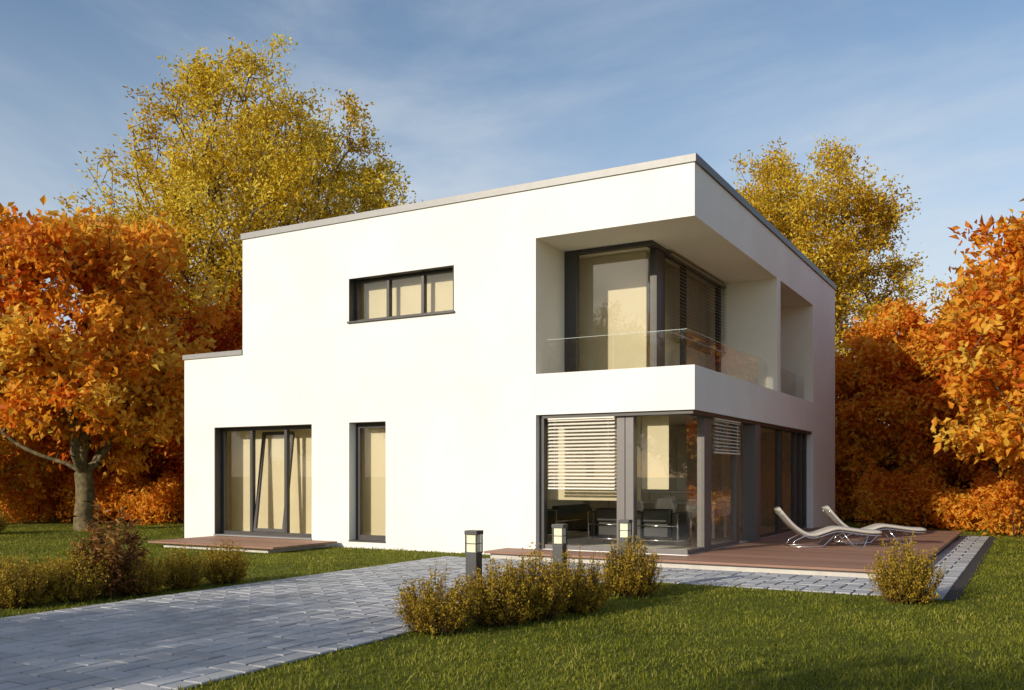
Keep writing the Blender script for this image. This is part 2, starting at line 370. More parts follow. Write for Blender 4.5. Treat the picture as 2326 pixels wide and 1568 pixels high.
# glass
b = B(); g = M['glass']
def gy(x0, x1, z0, z1, y): b.quad((x0, y, z0), (x1, y, z0), (x1, y, z1), (x0, y, z1), g)
def gx(x, y0, y1, z0, z1): b.quad((x, y0, z0), (x, y1, z0), (x, y1, z1), (x, y0, z1), g)
gy(-10.68, -9.90, .17, 2.34, .245); gy(-8.85, -8.06, .17, 2.34, .245)
mt = Matrix.Translation((0, 0.235, 0.185)) @ Matrix.Rotation(-ang, 4, 'X') @ Matrix.Translation((0, 0, -0.185))
q = [mt @ Vector(p) for p in ((-9.75, 0, .25), (-9.0, 0, .25), (-9.0, 0, 2.26), (-9.75, 0, 2.26))]; b.quad(*q, g)
gy(-6.93, -6.23, .20, 2.32, .245); gy(-6.96, -4.63, 4.45, 5.18, .22)
gy(-2.77, -1.39, .17, 2.38, .2); gy(-1.09, -.2, .17, 2.38, .2); gx(-.2, .2, .93, .17, 2.38); gx(-.2, 1.3, 2.86, .17, 2.38)
for y0, y1 in ((4.2, 6.25), (6.46, 7.75), (7.95, 8.35), (8.45, 8.86)): gx(-.2, y0, y1, .14, 2.38)
gy(-2.62, -1.25, 2.97, 5.45, 1.2); gx(-1.25, 1.2, 1.44, 2.97, 5.45); gx(-1.25, 1.86, 3.0, 2.97, 5.45); gx(-1.25, 3.12, 5.27, 2.97, 5.45); gx(-1.30, 5.78, 8.85, 2.97, 5.45)
b.obj('window_glass', house)
b = B(); g2 = M['rail_glass']
b.quad((-2.74, .20, 2.95), (-1.5, .20, 2.95), (-1.5, .20, 3.76), (-2.74, .20, 3.76), g2)
b.quad((-1.48, .20, 2.95), (-.2, .20, 2.95), (-.2, .20, 3.76), (-1.48, .20, 3.76), g2)
for y0, y1 in ((.2, 1.9), (1.92, 3.62), (3.64, 5.34), (5.7, 7.3), (7.32, 8.9)):
    b.quad((-.2, y0, 2.95), (-.2, y1, 2.95), (-.2, y1, 3.76), (-.2, y0, 3.76), g2)
edge = simple('glass_edge', (0.55, 0.62, 0.58), 0.2)
b.box(-2.74, -.2, .197, .203, 3.758, 3.763, edge); b.box(-.203, -.197, .205, 5.34, 3.758, 3.763, edge)
b.obj('glass_balustrade', house)

# venetian blinds
b = B()
def slats_y(x0, x1, y, z0, z1, mat, pitch=0.062, d=0.05, tilt=34):
    z = z1
    while z > z0:
        b.obox(Matrix.Translation(((x0+x1)/2, y, z)) @ Matrix.Rotation(math.radians(tilt), 4, 'X'), x1-x0, d, 0.006, mat); z -= pitch
    b.box(x0, x1, y-.03, y+.03, z1+.02, z1+.07, mat); b.box(x0, x1, y-.02, y+.02, z-.005, z+.02, mat)
    for xx in (x0+.12, x1-.12): b.tube([(xx, y, z), (xx, y, z1)], .003, mat, 4)
def slats_x(x, y0, y1, z0, z1, mat, pitch=0.062, d=0.055, tilt=25):
    z = z1
    while z > z0:
        b.obox(Matrix.Translation((x, (y0+y1)/2, z)) @ Matrix.Rotation(math.radians(tilt), 4, 'Y'), d, y1-y0, 0.006, mat); z -= pitch
    b.box(x-.03, x+.03, y0, y1, z1+.02, z1+.07, mat); b.box(x-.02, x+.02, y0, y1, z-.005, z+.02, mat)
    for yy in (y0+.12, (y0+y1)/2, y1-.12): b.tube([(x, yy, z), (x, yy, z1)], .003, mat, 4)
slats_y(-2.66, -1.41, .085, 1.17, 2.33, M['slat'])
slats_x(-.085, 1.32, 2.84, 1.80, 2.33, M['slat'])
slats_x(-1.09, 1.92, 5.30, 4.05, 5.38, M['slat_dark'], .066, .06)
b.obj('venetian_blinds', house)
b = B()  # blinds added behind the panes so dark rooms read as sunlit cream
b.box(-10.9, -7.8, .62, .63, .11, 2.5, M['blind']); b.box(-7.2, -5.95, .45, .46, .11, 2.5, M['blind'])
b.box(-7.3, -4.35, .42, .43, 4.2, 5.45, M['blind'])
b.box(-3.9, -1.5, 1.75, 1.76, 2.92, 5.5, M['blind']); b.box(-1.51, -1.50, 1.77, 5.3, 2.92, 5.5, M['blind'])
b.box(-2.84, -1.10, .46, .465, .95, 2.5, M['blind']); b.box(-1.08, -.60, .46, .465, 1.15, 2.5, M['blind'])
b.obj('added_bright_blinds', house)

# ---------------------------------------------------------------- decks
tp = empty('wooden_terrace')
XR = 3.25
b = B(); y = -0.8; bw = 0.128; gap = 0.008
while y < 9.2:
    y1 = y+bw
    xs0 = -3.44 if y1 < -0.003 else (-2.862 if y1 < 0.14 else (-0.146 if y1 < 8.94 else 0.004))
    if y < 0 < y1:
        xs0 = -2.862; b.box(-3.44, -2.87, y, -0.004, .062, .098, M['deck'])
    b.box(xs0, XR, y, y1, .062, .098, M['deck']); y = y1+gap
b.obj('boards', tp, 0.003)
b = B(); b.box(-3.36, XR-.08, -.72, -.004, GZ-.05, .060, M['concrete']); b.box(.004, XR-.08, -.002, 9.1, GZ-.05, .060, M['concrete'])
b.obj('plinth', tp, 0.005)
sp = empty('wooden_porch_deck')
b = B(); y = -1.85
while y < -0.13:
    b.box(-10.6, -7.25, y, y+bw, .047, .083, M['deck']); y += bw+gap
b.obj('boards', sp, 0.003)
b = B(); b.box(-10.3, -7.5, -1.72, -.004, GZ-.05, .045, M['concrete']); b.obj('plinth', sp, 0.005)

# ---------------------------------------------------------------- paving (herringbone blocks)
C = 0.2
def in_path(x, y):
    if -4.15 <= x <= -0.22 and -22 <= y <= -0.72: return True
    if -0.22 < x <= 3.9 and -2.55 <= y <= -0.72: return True
    if XR-.07 < x <= 3.9 and -0.8 < y <= 9.6: return True
    return False
pv = []; pf = []
def block(x0, x1, y0, y1):
    g_ = 0.0105; x0 += g_; x1 -= g_; y0 += g_; y1 -= g_; bv = 0.007
    zt_ = -0.018+rng.normal(0, .001); zb_ = GZ-.01; k = len(pv)
    tx, ty = rng.normal(0, .0007, 2)
    pv.extend([(x0, y0, zb_), (x1, y0, zb_), (x1, y1, zb_), (x0, y1, zb_), (x0, y0, zt_-bv), (x1, y0, zt_-bv), (x1, y1, zt_-bv), (x0, y1, zt_-bv),
               (x0+bv, y0+bv, zt_-tx-ty), (x1-bv, y0+bv, zt_+tx-ty), (x1-bv, y1-bv, zt_+tx+ty), (x0+bv, y1-bv, zt_-tx+ty)])
    for q_ in ((0, 1, 5, 4), (1, 2, 6, 5), (2, 3, 7, 6), (3, 0, 4, 7), (4, 5, 9, 8), (5, 6, 10, 9), (6, 7, 11, 10), (7, 4, 8, 11), (8, 9, 10, 11)):
        pf.append([k+t for t in q_])
for i in range(-24, 24):
    for j in range(-115, 55):
        c = (i-j) % 4
        x, y = i*C, j*C
        if c == 0:
            a_, b_ = in_path(x+C/2, y+C/2), in_path(x+1.5*C, y+C/2)
            if a_ and b_: block(x, x+2*C, y, y+C)
            elif a_: block(x, x+C, y, y+C)
            elif b_: block(x+C, x+2*C, y, y+C)
        elif c == 3:
            a_, b_ = in_path(x+C/2, y+C/2), in_path(x+C/2, y+1.5*C)
            if a_ and b_: block(x, x+C, y, y+2*C)
            elif a_: block(x, x+C, y, y+C)
            elif b_: block(x, x+C, y+C, y+2*C)
me = bpy.data.meshes.new('paving'); me.from_pydata(pv, [], pf); me.materials.append(M['paver']); me.update()
pp = empty('paved_path'); link('blocks', me, pp)
b = B(); zz = GZ+.006
b.quad((-4.2, -22, zz), (-.2, -22, zz), (-.2, -.7, zz), (-4.2, -.7, zz), M['gravel'])
b.quad((-.2, -2.6, zz), (3.95, -2.6, zz), (3.95, -.7, zz), (-.2, -.7, zz), M['gravel'])
b.quad((3.1, -.7, zz), (3.95, -.7, zz), (3.95, 9.6, zz), (3.1, 9.6, zz), M['gravel'])
b.obj('bedding', pp)

# ---------------------------------------------------------------- grass blades
def grass(N):
    th = rng.uniform(-1.05, 1.05, N); r = 3.0+rng.random(N)**1.15*26
    fx, fy = -.494, .8695; rx, ry = .8695, .494
    x = CAM[0]+r*(np.cos(th)*fx+np.sin(th)*rx); y = CAM[1]+r*(np.cos(th)*fy+np.sin(th)*ry)
    ex = .03*np.sin(y*7)+.02*np.sin(y*17+1); ey = .03*np.sin(x*6)+.02*np.sin(x*19)
    path = ((x > -4.14+ex) & (x < -.23+ex) & (y < -.74)) | ((x > -.3) & (x < 3.94+ex) & (y > -2.58+ey) & (y < -.74)) | ((x > 3) & (x < 3.94+ex) & (y > -.8) & (y < 9.6))
    dk = (x > -3.44) & (x < 3.2) & (y > -.8) & (y < 9.2)
    hs = (x > -11.7) & (x < 0.0) & (y > 0) & (y < 11.8)
    d2 = (x > -10.5) & (x < -7.35) & (y > -1.8) & (y < 0)
    keep = ~(path | dk | hs | d2); x = x[keep]; y = y[keep]; r = r[keep]; n = len(x)
    nz = (np.sin(x*1.7+1.3*np.sin(y*1.1))+np.sin(y*2.3+1.7*np.sin(x*.9))+np.sin(x*5.1+y*3.3)+np.sin(x*8.7-y*7.1))/4
    tuft = np.maximum(0, np.sin(x*13+2*np.sin(y*9))*np.sin(y*11+2*np.sin(x*7)))**3
    h = (0.018+0.009*nz+rng.random(n)*0.016+.034*tuft)*(1+(rng.random(n) < .03)*0.9)
    w = (0.0024+0.0018*rng.random(n))*(1+r*.07)
    a = rng.uniform(0, 2*np.pi, n); wx, wy = np.cos(a)*w, np.sin(a)*w
    b_ = rng.uniform(0, 2*np.pi, n); ln = rng.random(n)*1.1*h; lx, ly = np.cos(b_)*ln, np.sin(b_)*ln
    z = np.full(n, GZ-.002)
    P0 = np.stack([x-wx, y-wy, z], 1); P1 = np.stack([x+wx, y+wy, z], 1)
    P2 = np.stack([x+wx*.7+lx*.35, y+wy*.7+ly*.35, z+h*.6], 1); P3 = np.stack([x-wx*.7+lx*.35, y-wy*.7+ly*.35, z+h*.6], 1)
    P4 = np.stack([x+lx, y+ly, z+h], 1)
    Vv = np.stack([P0, P1, P2, P3, P4], 1).reshape(-1, 3)
    k = (np.arange(n)*5)[:, None]
    loops = np.concatenate([k+0, k+1, k+2, k+3, k+3, k+2, k+4], 1).ravel()
    sizes = np.tile([4, 3], n)
    rn = np.clip(.45+.30*nz+.12*tuft+rng.normal(0, .2, n), 0, 1)
    link('lawn_grass', np_mesh('grass', Vv, loops, sizes, [M['grass']], rnd=np.repeat(rn, 5)))
grass(480000)

# ---------------------------------------------------------------- foliage
def norm(a): return a/np.maximum(np.linalg.norm(a, axis=1, keepdims=True), 1e-9)
def leaf_arrays(pos, d, size, rnd, wr=0.5, fold=0.18):
    n = len(pos); d = norm(d); up = norm(rng.normal(size=(n, 3))+np.array([0, 0, .4]))
    sd = norm(np.cross(d, up)); nn = np.cross(sd, d)
    L = size[:, None]
    p0 = pos; p2 = pos+d*L - nn*L*.12
    p1 = pos+d*L*.45+sd*L*wr*.5+nn*L*fold; p3 = pos+d*L*.45-sd*L*wr*.5+nn*L*fold
    V_ = np.stack([p0, p1, p2, p3], 1).reshape(-1, 3)
    k = (np.arange(n)*4)[:, None]
    lp = np.concatenate([k, k+1, k+2, k, k+2, k+3], 1)
    return V_, lp.ravel(), np.full(2*n, 3), np.repeat(rnd, 4)
def seg_arrays(A, Bp, ra, rb, K=6):
    t = norm(Bp-A); ref = np.where(np.abs(t[:, 2:3]) < .9, np.array([[0, 0, 1.]]), np.array([[0, 1., 0]]))
    u = norm(np.cross(t, ref)); w = np.cross(t, u)
    th = np.arange(K)*2*np.pi/K
    ring = u[:, None]*np.cos(th)[None, :, None]+w[:, None]*np.sin(th)[None, :, None]
    V_ = np.concatenate([A[:, None]+ring*ra[:, None, None], Bp[:, None]+ring*rb[:, None, None]], 1).reshape(-1, 3)
    n = len(A); k = (np.arange(n)*2*K)[:, None]
    i = np.arange(K); j = (i+1) % K
    q = np.stack([i, j, j+K, i+K], axis=1).reshape(1, -1)
    return V_, (k+q).ravel(), np.full(n*K, 4)
def combine(name, wood, leaf, mats):
    Vw, lw, sw = wood; Vl, ll, sl, rl = leaf
    V_ = np.concatenate([Vw, Vl]); lp = np.concatenate([lw, ll+len(Vw)]); sz = np.concatenate([sw, sl])
    mi = np.concatenate([np.zeros(len(sw)), np.ones(len(sl))]); rn = np.concatenate([np.zeros(len(Vw)), rl])
    return np_mesh(name, V_, lp, sz, mats, mi, rn)
def gen_tree(name, H, cb, R, trunk_h, nat, lper, lsize, spread, trunk_r, leafm, barkm, bf=0.45, lump=0.28, bias=0.5, wr=.5, cvar=.22, nclus=0, csd=.7, seed=None, rmin=0.0, limbs=None):
    global rng
    if seed is not None: rng = np.random.default_rng(seed)
    zc = (H+cb)/2; rz = (H-cb)/2
    ph = rng.uniform(0, 6.28, 8)
    def crown(k):
        d = norm(rng.normal(size=(k, 3))); az = np.arctan2(d[:, 1], d[:, 0]); el = d[:, 2]
        lum = 1+lump*(np.sin(3*az+ph[0]+2*el)+np.sin(5*az+ph[1]-4*el)*.7+np.sin(7*el+ph[2]+az)*.7+.6*np.sin(11*az+9*el+ph[3]))/2.2
        r = (rmin+(1-rmin)*rng.random(k)**bias)*np.clip(lum, .45, 1.3)
        return np.stack([d[:, 0]*r*R, d[:, 1]*r*R, zc+d[:, 2]*np.minimum(r, 1.06)*rz], 1)
    if nclus:
        cc = crown(nclus); own_ = rng.integers(0, nclus, nat)
        sc = rng.uniform(.6, 1.3, nclus)*csd
        pts = cc[own_]+np.clip(rng.normal(size=(nat, 3)), -1.8, 1.8)*sc[own_][:, None]*np.array([.62, .62, .45])
    else: pts = crown(nat)
    pts = pts[(pts[:, 2] > cb*.85)]; nat = len(pts)
    nodes = []; par = []; plen = []
    nt_ = max(3, int(trunk_h/.35)); wob = rng.normal(0, .05, (nt_+1, 2)).cumsum(0)*.5
    for i in range(nt_+1):
        nodes.append((wob[i, 0], wob[i, 1], trunk_h*i/nt_ - (0.05 if i == 0 else 0))); par.append(i-1); plen.append(trunk_h*i/nt_*.3)
    first = max(1, int(nt_*.6))
    top = np.array(nodes[-1])
    if limbs:
        first = nt_
        for (az_, reach, rise) in limbs:      # main scaffold limbs fork from the trunk top
            prev = nt_; K_ = 7
            for s_ in range(1, K_+1):
                f = s_/K_
                q_ = top+np.array([math.cos(az_)*reach*f**.85, math.sin(az_)*reach*f**.85, rise*f**1.15])+rng.normal(0, .045, 3)
                nodes.append(tuple(q_)); par.append(prev); plen.append(plen[nt_]+.25*f*rise); prev = len(nodes)-1
    order = np.argsort(np.linalg.norm(pts-top, axis=1))
    cap = 60*nat; NA = np.zeros((cap, 3)); PL = np.zeros(cap); n = len(nodes); NA[:n] = nodes; PL[:n] = plen; PAR = par[:]
    tips = []
    for oi in order:
        p = pts[oi]
        df = p-NA[first:n]; dist = np.linalg.norm(df, axis=1)
        cost = dist+bf*PL[first:n]+np.maximum(0, -df[:, 2])*.6
        k = int(np.argmin(cost))+first; a = NA[k].copy(); L = dist[k-first]
        ns = max(1, int(L/.4)); prev = k
        bend = rng.normal(0, .08*L, 3); bend[2] += .07*L
        for s_ in range(1, ns+1):
            f = s_/ns; q_ = a+(p-a)*f+bend*math.sin(math.pi*f)+(rng.normal(0, .025, 3) if f < 1 else 0)
            NA[n] = q_; PL[n] = PL[prev]+L/ns; PAR.append(prev); prev = n; n += 1
        tips.append(prev)
    NA = NA[:n]; PAR = np.array(PAR); cnt = np.zeros(n); cnt[tips] += 1
    for i in range(n-1, 0, -1): cnt[PAR[i]] += cnt[i]
    rad = np.maximum(trunk_r*(np.maximum(cnt, .5)/cnt[0])**.47, .006*H/10)
    rad[0] *= 1.35
    idx = np.arange(1, n); wood = seg_arrays(NA[PAR[idx]], NA[idx], np.minimum(rad[PAR[idx]], rad[idx]*1.5+.004), rad[idx], 8)
    tipP = NA[tips]; tn = len(tipP)
    outer = np.linalg.norm((tipP-np.array([0, 0, zc]))/np.array([R, R, rz]), axis=1)
    rep = np.maximum(2, (lper*(.55+.6*np.minimum(outer, 1.1))*rng.uniform(.5, 1.5, tn)).astype(int))
    own = np.repeat(np.arange(tn), rep); m = len(own)
    pos = tipP[own]+rng.normal(0, 1, (m, 3))*spread*np.array([1, 1, .8])
    pr = NA[PAR[np.array(tips)]][own]; al = rng.random(m) < .35; pos[al] = pr[al]+(tipP[own][al]-pr[al])*rng.random((al.sum(), 1))+rng.normal(0, spread*.6, (al.sum(), 3))
    outd = norm(pos-np.array([0, 0, zc*.8]))
    dirs = rng.normal(size=(m, 3))+outd*.7+np.array([0, 0, -.25])
    cl = rng.normal(0, cvar, tn)+ .12*np.sin(tipP[:, 0]*1.1+ph[5])+.12*np.sin(tipP[:, 2]*1.3+ph[6])
    rn = np.clip(.5+cl[own]+rng.normal(0, .14, m), 0, 1)
    sz = lsize*rng.uniform(.6, 1.25, m)
    return combine(name, wood, leaf_arrays(pos, dirs, sz, rn, wr), [barkm, leafm])
def place(name, me, x, y, s=1, rot=0, z=GZ):
    o = link(name, me); o.location = (x, y, z); o.rotation_euler = (0, 0, rot); o.scale = (s, s, s); return o

t_yel = gen_tree('yellow_tree', 15.6, 2.0, 5.2, 3.0, 5000, 25, .15, .20, .34, M['leaf_yellow'], M['bark'], lump=.13, nclus=420, csd=.75, bias=.42, seed=11)
place('yellow_elm_tree', t_yel, -18.9, 9.3)
t_yel2 = gen_tree('amber_tree', 14.3, 3, 3.7, 3.8, 3400, 25, .15, .20, .28, M['leaf_amber'], M['bark'], lump=.12, nclus=300, csd=.7, bias=.42, seed=12)
place('amber_elm_tree', t_yel2, -3.3, 22.6)
t_or = gen_tree('orange_tree', 7.9, 2.0, 3.1, 1.5, 1000, 34, .22, .21, .23, M['leaf_orange'], M['bark_grey'], bf=.25, lump=.18, wr=.58, nclus=105, csd=.7, bias=.5, seed=21, rmin=.42,
                limbs=[(.5, 1.5, 2.6), (2.9, 1.1, 3.1), (3.7, 2.3, 1.2), (-.9, 1.6, 2.0), (1.7, 1.3, 2.4), (5.6, .5, 3.6)])
place('orange_maple_tree', t_or, -16.5, 1.0)
t_or2 = gen_tree('orange_tree_b', 8.0, .9, 3.2, 1.5, 1200, 38, .22, .22, .19, M['leaf_orange'], M['bark_grey'], bf=.3, lump=.25, wr=.55, nclus=120, csd=.8, bias=.42, seed=14)
t_red = gen_tree('red_tree', 7.4, .6, 3.3, 1.3, 1000, 42, .20, .25, .19, M['leaf_red'], M['bark'], bf=.3, lump=.22, wr=.5, seed=15)
place('red_maple_tree', t_red, -16.8, 7.2, .95, 1)
place('red_maple_tree', t_red, -22.5, 5.5, .85, 2.5)
place('orange_maple_tree', t_or2, -26.5, 10.5, .85, .6)
place('orange_maple_tree', t_or2, -21.6, 0.9, .68, 4.0)
place('orange_maple_tree', t_or2, 6.35, 7.0, .90, 2.2)
place('orange_maple_tree', t_or, 4.1, 14.2, .80, 1.5)
place('orange_maple_tree', t_or2, 0.9, 15.6, .78, 5)
place('red_maple_tree', t_red, 4.0, 19.5, .95, 0)
place('orange_maple_tree', t_or, 9.0, 15.0, .95, 3)
place('orange_maple_tree', t_or2, 10.5, 9.5, .95, .3)
place('orange_maple_tree', t_or2, -33, 15, .9, 1.6)
place('red_maple_tree', t_red, -30, 5, .75, 5)
# trees across the garden, behind the viewpoint (seen as reflections, cast the foreground shade)
t_far = gen_tree('garden_tree', 12.5, 3, 5, 3, 900, 26, .30, .40, .3, M['leaf_amber'], M['bark'], lump=.3)
for (x, y, s, r) in ((-44, -38, 1.0, 0), (-33, -40, .98, 1), (-21.5, -42, 1.0, 2), (-13.5, -44, .92, 3), (-57, -32, 1.1, 4)):
    place('linden_tree', t_far, x, y, s, r)
place('linden_tree', t_far, -6.6, -21.0, .44, 5); place('linden_tree', t_far, 0.9, -19.3, .40, 2)

def gen_shrub(name, rx, ry, h, ntw, lpt, ls, leafm, wr=.55, up=.55):
    a = rng.uniform(0, 2*np.pi, ntw); q = np.sqrt(rng.random(ntw))
    base = np.stack([np.cos(a)*q*rx*.45, np.sin(a)*q*ry*.45, np.zeros(ntw)], 1)
    hh = h*(1-.38*q**2)*rng.uniform(.68, 1.15, ntw)
    tip = np.stack([np.cos(a)*q*rx*.95, np.sin(a)*q*ry*.95, hh], 1)+rng.normal(0, .035, (ntw, 3))
    low = rng.random(ntw) < .35; tip[low, 2] *= rng.uniform(.25, .8, low.sum())
    mid = base*.35+tip*.65; mid[:, 2] = tip[:, 2]*.5
    A = np.concatenate([base, mid]); Bp = np.concatenate([mid, tip])
    wood = seg_arrays(A, Bp, np.full(len(A), .003), np.full(len(A), .0018), 3)
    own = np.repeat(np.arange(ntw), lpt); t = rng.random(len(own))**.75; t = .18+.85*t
    p = base[own]*((1-t)**2)[:, None]+2*(mid[own])*((1-t)*t)[:, None]+tip[own]*(t**2)[:, None]
    p += rng.normal(0, .014, p.shape)
    dirs = rng.normal(size=p.shape)+np.array([0, 0, up])+norm(tip-base)[own]*.4
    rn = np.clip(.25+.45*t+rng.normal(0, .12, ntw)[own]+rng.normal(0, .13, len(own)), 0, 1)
    p[:, 2] = np.maximum(p[:, 2], .01)
    return combine(name, wood, leaf_arrays(p, dirs, ls*rng.uniform(.6, 1.3, len(p)), rn, wr), [M['twig'], leafm])
sh = [gen_shrub('gold_shrub_mesh', .42, .40, .56, 270, 34, .028, M['leaf_olive']) for _ in range(3)]
def shrub(x, y, s, k, rot=0, sz=1.0):
    o = place('golden_shrub', sh[k % 3], x, y, s, rot); o.scale = (s, s, s*sz); return o
for i, (x, y, s, z_) in enumerate(((-.02, -7.22, .95, .95), (.22, -6.55, .98, 1.0), (.36, -6.05, 1.0, 1.08), (.52, -5.45, .95, 1.05),
                                  (.55, -4.0, .98, 1.12), (3.45, -3.0, .98, 1.15), )):
    shrub(x, y, s, i, i*1.3, z_)
for i, (x, y, s, z_) in enumerate(((-4.62, -5.45, .85, 1.05), (-4.72, -6.1, .85, .95), (-4.66, -6.75, .9, .9), (-5.45, -6.3, .8, .9), (-4.8, -7.5, .95, .95), (-5.5, -7.3, .85, .85),
                                  (-4.9, -8.15, .95, .95), (-5.6, -8.2, 1.0, .9), (-17.2, -1.2, 1.3, .9), (-6.1, -6.9, .75, .8))):
    shrub(x, y, s, i+1, i*.9, z_)
brn = gen_shrub('brown_shrub_mesh', .40, .40, 1.0, 60, 30, .11, M['leaf_brown'], wr=.2, up=-.5)
place('brown_leaf_shrub', brn, -4.75, -7.1, 1.0)
grn = gen_shrub('green_shrub_mesh', .6, .6, .75, 90, 30, .08, M['leaf_green'], wr=.3, up=.3)
place('green_shrub', grn, 5.9, 0.4, .9); place('green_shrub', grn, 6.6, 1.6, 1.0, 2)

def gen_hedge(name, L, W, Hh, n, ls, leafm):
    u = rng.uniform(0, L, n); v = rng.uniform(-1, 1, n)*W/2
    hmax = Hh*(1+.16*np.sin(u*1.9)+.12*np.sin(u*4.3+1)+.07*np.sin(u*9))
    z = hmax*rng.random(n)**.6*np.sqrt(np.maximum(0, 1-(v/(W/2))**2*.65))
    p = np.stack([u, v+.3*np.sin(u*1.3), z], 1)+rng.normal(0, .06, (n, 3)); p[:, 2] = np.maximum(p[:, 2], .02)
    rn = np.clip(.45+.18*np.sin(u*2.1)*np.sin(z*3+u)+rng.normal(0, .17, n), 0, 1)
    m = int(L*6); bx = rng.uniform(0, L, m); A = np.stack([bx, rng.uniform(-.3, .3, m)*W, np.zeros(m)], 1); Bp = A+rng.normal(0, .15, (m, 3))+np.array([0, 0, Hh*.8])
    wood = seg_arrays(A, Bp, np.full(m, .02), np.full(m, .008), 4)
    return combine(name, wood, leaf_arrays(p, rng.normal(size=(n, 3)), ls*rng.uniform(.6, 1.3, n), rn), [M['twig'], leafm])
hr = gen_hedge('red_hedge_mesh', 16, 2.2, 2.1, 30000, .17, M['leaf_red'])
place('red_hedge', hr, -31, 15.5, 1, -.05); place('red_hedge', hr, -27, 10.5, 1, .25)
place('red_hedge', hr, -2.0, 19.4, 1.15, -.15); place('red_hedge', hr, -38, 4.5, 1.15, .2); place('red_hedge', hr, 8, 16, 1.1, -.3)
for x, y, r in ((-75, 22, .35), (-55, 38, .2), (-25, 48, 0), (5, 48, -.1), (32, 40, -.35), (-95, 0, .7)): place('red_hedge', hr, x, y, 2.4, r)
ho = gen_hedge('orange_bush_mesh', 3.4, 2.2, 1.35, 9000, .13, M['leaf_orange'])
for x, y, s, r in ((-20.2, 3.4, 1, .4), (-25, 3.2, 1.2, .1), (4.6, 9.5, .9, 1.2), (5.3, 12.4, 1, .2), (8.0, 10.4, 1.1, .4), (.6, 12.9, 1.0, -.1), (3.6, 12.2, .9, .1), (-1.8, 15.6, 1.3, -.1)): place('orange_bush', ho, x, y, s, r)

# ---------------------------------------------------------------- bollard lamps
def bollard(x, y):
    p = empty('bollard_lamp', (x, y, GZ)); p.rotation_euler = (0, 0, .05); b = B(); w = .062
    b.box(-w-.02, w+.02, -w-.02, w+.02, 0, .012, M['lampmetal']); b.box(-w, w, -w, w, .012, .66, M['lampmetal']); b.obj('post', p, .006)
    b = B(); b.box(-.052, .052, -.052, .052, .67, .845, M['lampglass']); b.obj('lantern_glass', p, .004)
    b = B()
    b.box(-.068, .068, -.068, .068, .66, .672, M['lampmetal']); b.box(-.070, .070, -.070, .070, .846, .885, M['lampmetal'])
    for sx in (-1, 1):
        for sy in (-1, 1): b.box(min(sx*.053, sx*.066), max(sx*.053, sx*.066), min(sy*.053, sy*.066), max(sy*.053, sy*.066), .672, .846, M['lampmetal'])
    b.box(-.058, .058, -.058, .058, .752, .760, M['lampmetal'])
    b.obj('lantern_cage', p, .002)
for x, y in ((-.13, -6.42), (.10, -4.98), (.35, -3.69)): bollard(x, y)

# ---------------------------------------------------------------- sun loungers
def lounger(x, y, rot):
    p = empty('sun_lounger', (x, y, .098)); p.rotation_euler = (0, 0, rot); p.scale = (.96, .96, .96)
    pr = smoothprof([(0, .72), (.13, .56), (.3, .38), (.5, .25), (.66, .23), (.85, .29), (1.05, .35), (1.3, .33), (1.6, .29), (1.85, .28)], 40)
    pr = [(u-.9, z) for u, z in pr]
    b = B(); w = [.54]*len(pr)
    for i in (0, 1, 39, 40): w[i] = .50
    b.sheet(pr, w, .075, M['cushion']); b.obj('cushion', p, 0, True)
    b = B()
    for s in (-.26, .26):
        b.tube([(u+.0, s, z-.055) for u, z in pr[::2]], .011, M['chrome'])
        b.tube([(-.70, s, .012), (-.62, s, .12), (-.42, s, .22), (-.15, s, .19)], .011, M['chrome'])
        b.tube([(-.70, s, .012), (-.30, s, .012), (-.1, s, .03), (.1, s, .24)], .011, M['chrome'])
        b.tube([(.25, s, .27), (.45, s, .012), (.62, s, .012), (.70, s, .22)], .011, M['chrome'])
    for u, z in ((-.70, .012), (-.1, .03), (.45, .012), (.62, .012)): b.tube([(u, -.26, z), (u, .26, z)], .010, M['chrome'])
    b.obj('frame', p, 0, True)
lounger(1.42, 3.10, math.radians(24)); lounger(2.02, 4.35, math.radians(24))

# ---------------------------------------------------------------- interior furniture
def armchair(name, x, y, rot, w=.78):
    p = empty(name, (x, y, .102)); p.rotation_euler = (0, 0, rot); b = B(); h = w/2
    b.box(-h+.12, h-.12, -.33, .30, .16, .42, M['leather'])
    b.box(-h+.12, h-.12, .18, .34, .43, .68, M['leather'])
    for s in (-1, 1): b.box(min(s*h, s*(h-.11)), max(s*h, s*(h-.11)), -.33, .34, .10, .62, M['leather'])
    b.obj('cushions', p, .03)
    b = B()
    for s in (-h-.015, h+.015):
        b.tube([(s, -.36, 0), (s, -.36, .60), (s, .36, .60), (s, .36, 0)], .013, M['chrome'])
        b.tube([(s, -.36, .12), (s, .36, .12)], .013, M['chrome'])
    for yy in (-.36, .36):
        for z_ in (.12, .38) : b.tube([(-h, yy, z_), (h, yy, z_)], .011, M['chrome'])
    b.obj('tube_frame', p, 0, True)
armchair('armchair', -2.10, 1.75, math.pi); armchair('armchair', -1.18, 1.75, math.pi)
armchair('leather_sofa', -3.75, 2.7, -math.pi/2, 1.7)
p = empty('dining_table', (-1.75, 4.3, .102)); b = B()
b.box(-.9, .9, -.45, .45, .70, .735, M['white'])
for sx in (-.84, .84):
    for sy in (-.40, .40): b.box(sx-.025, sx+.025, sy-.025, sy+.025, 0, .70, M['white'])
b.obj('table', p, .004)
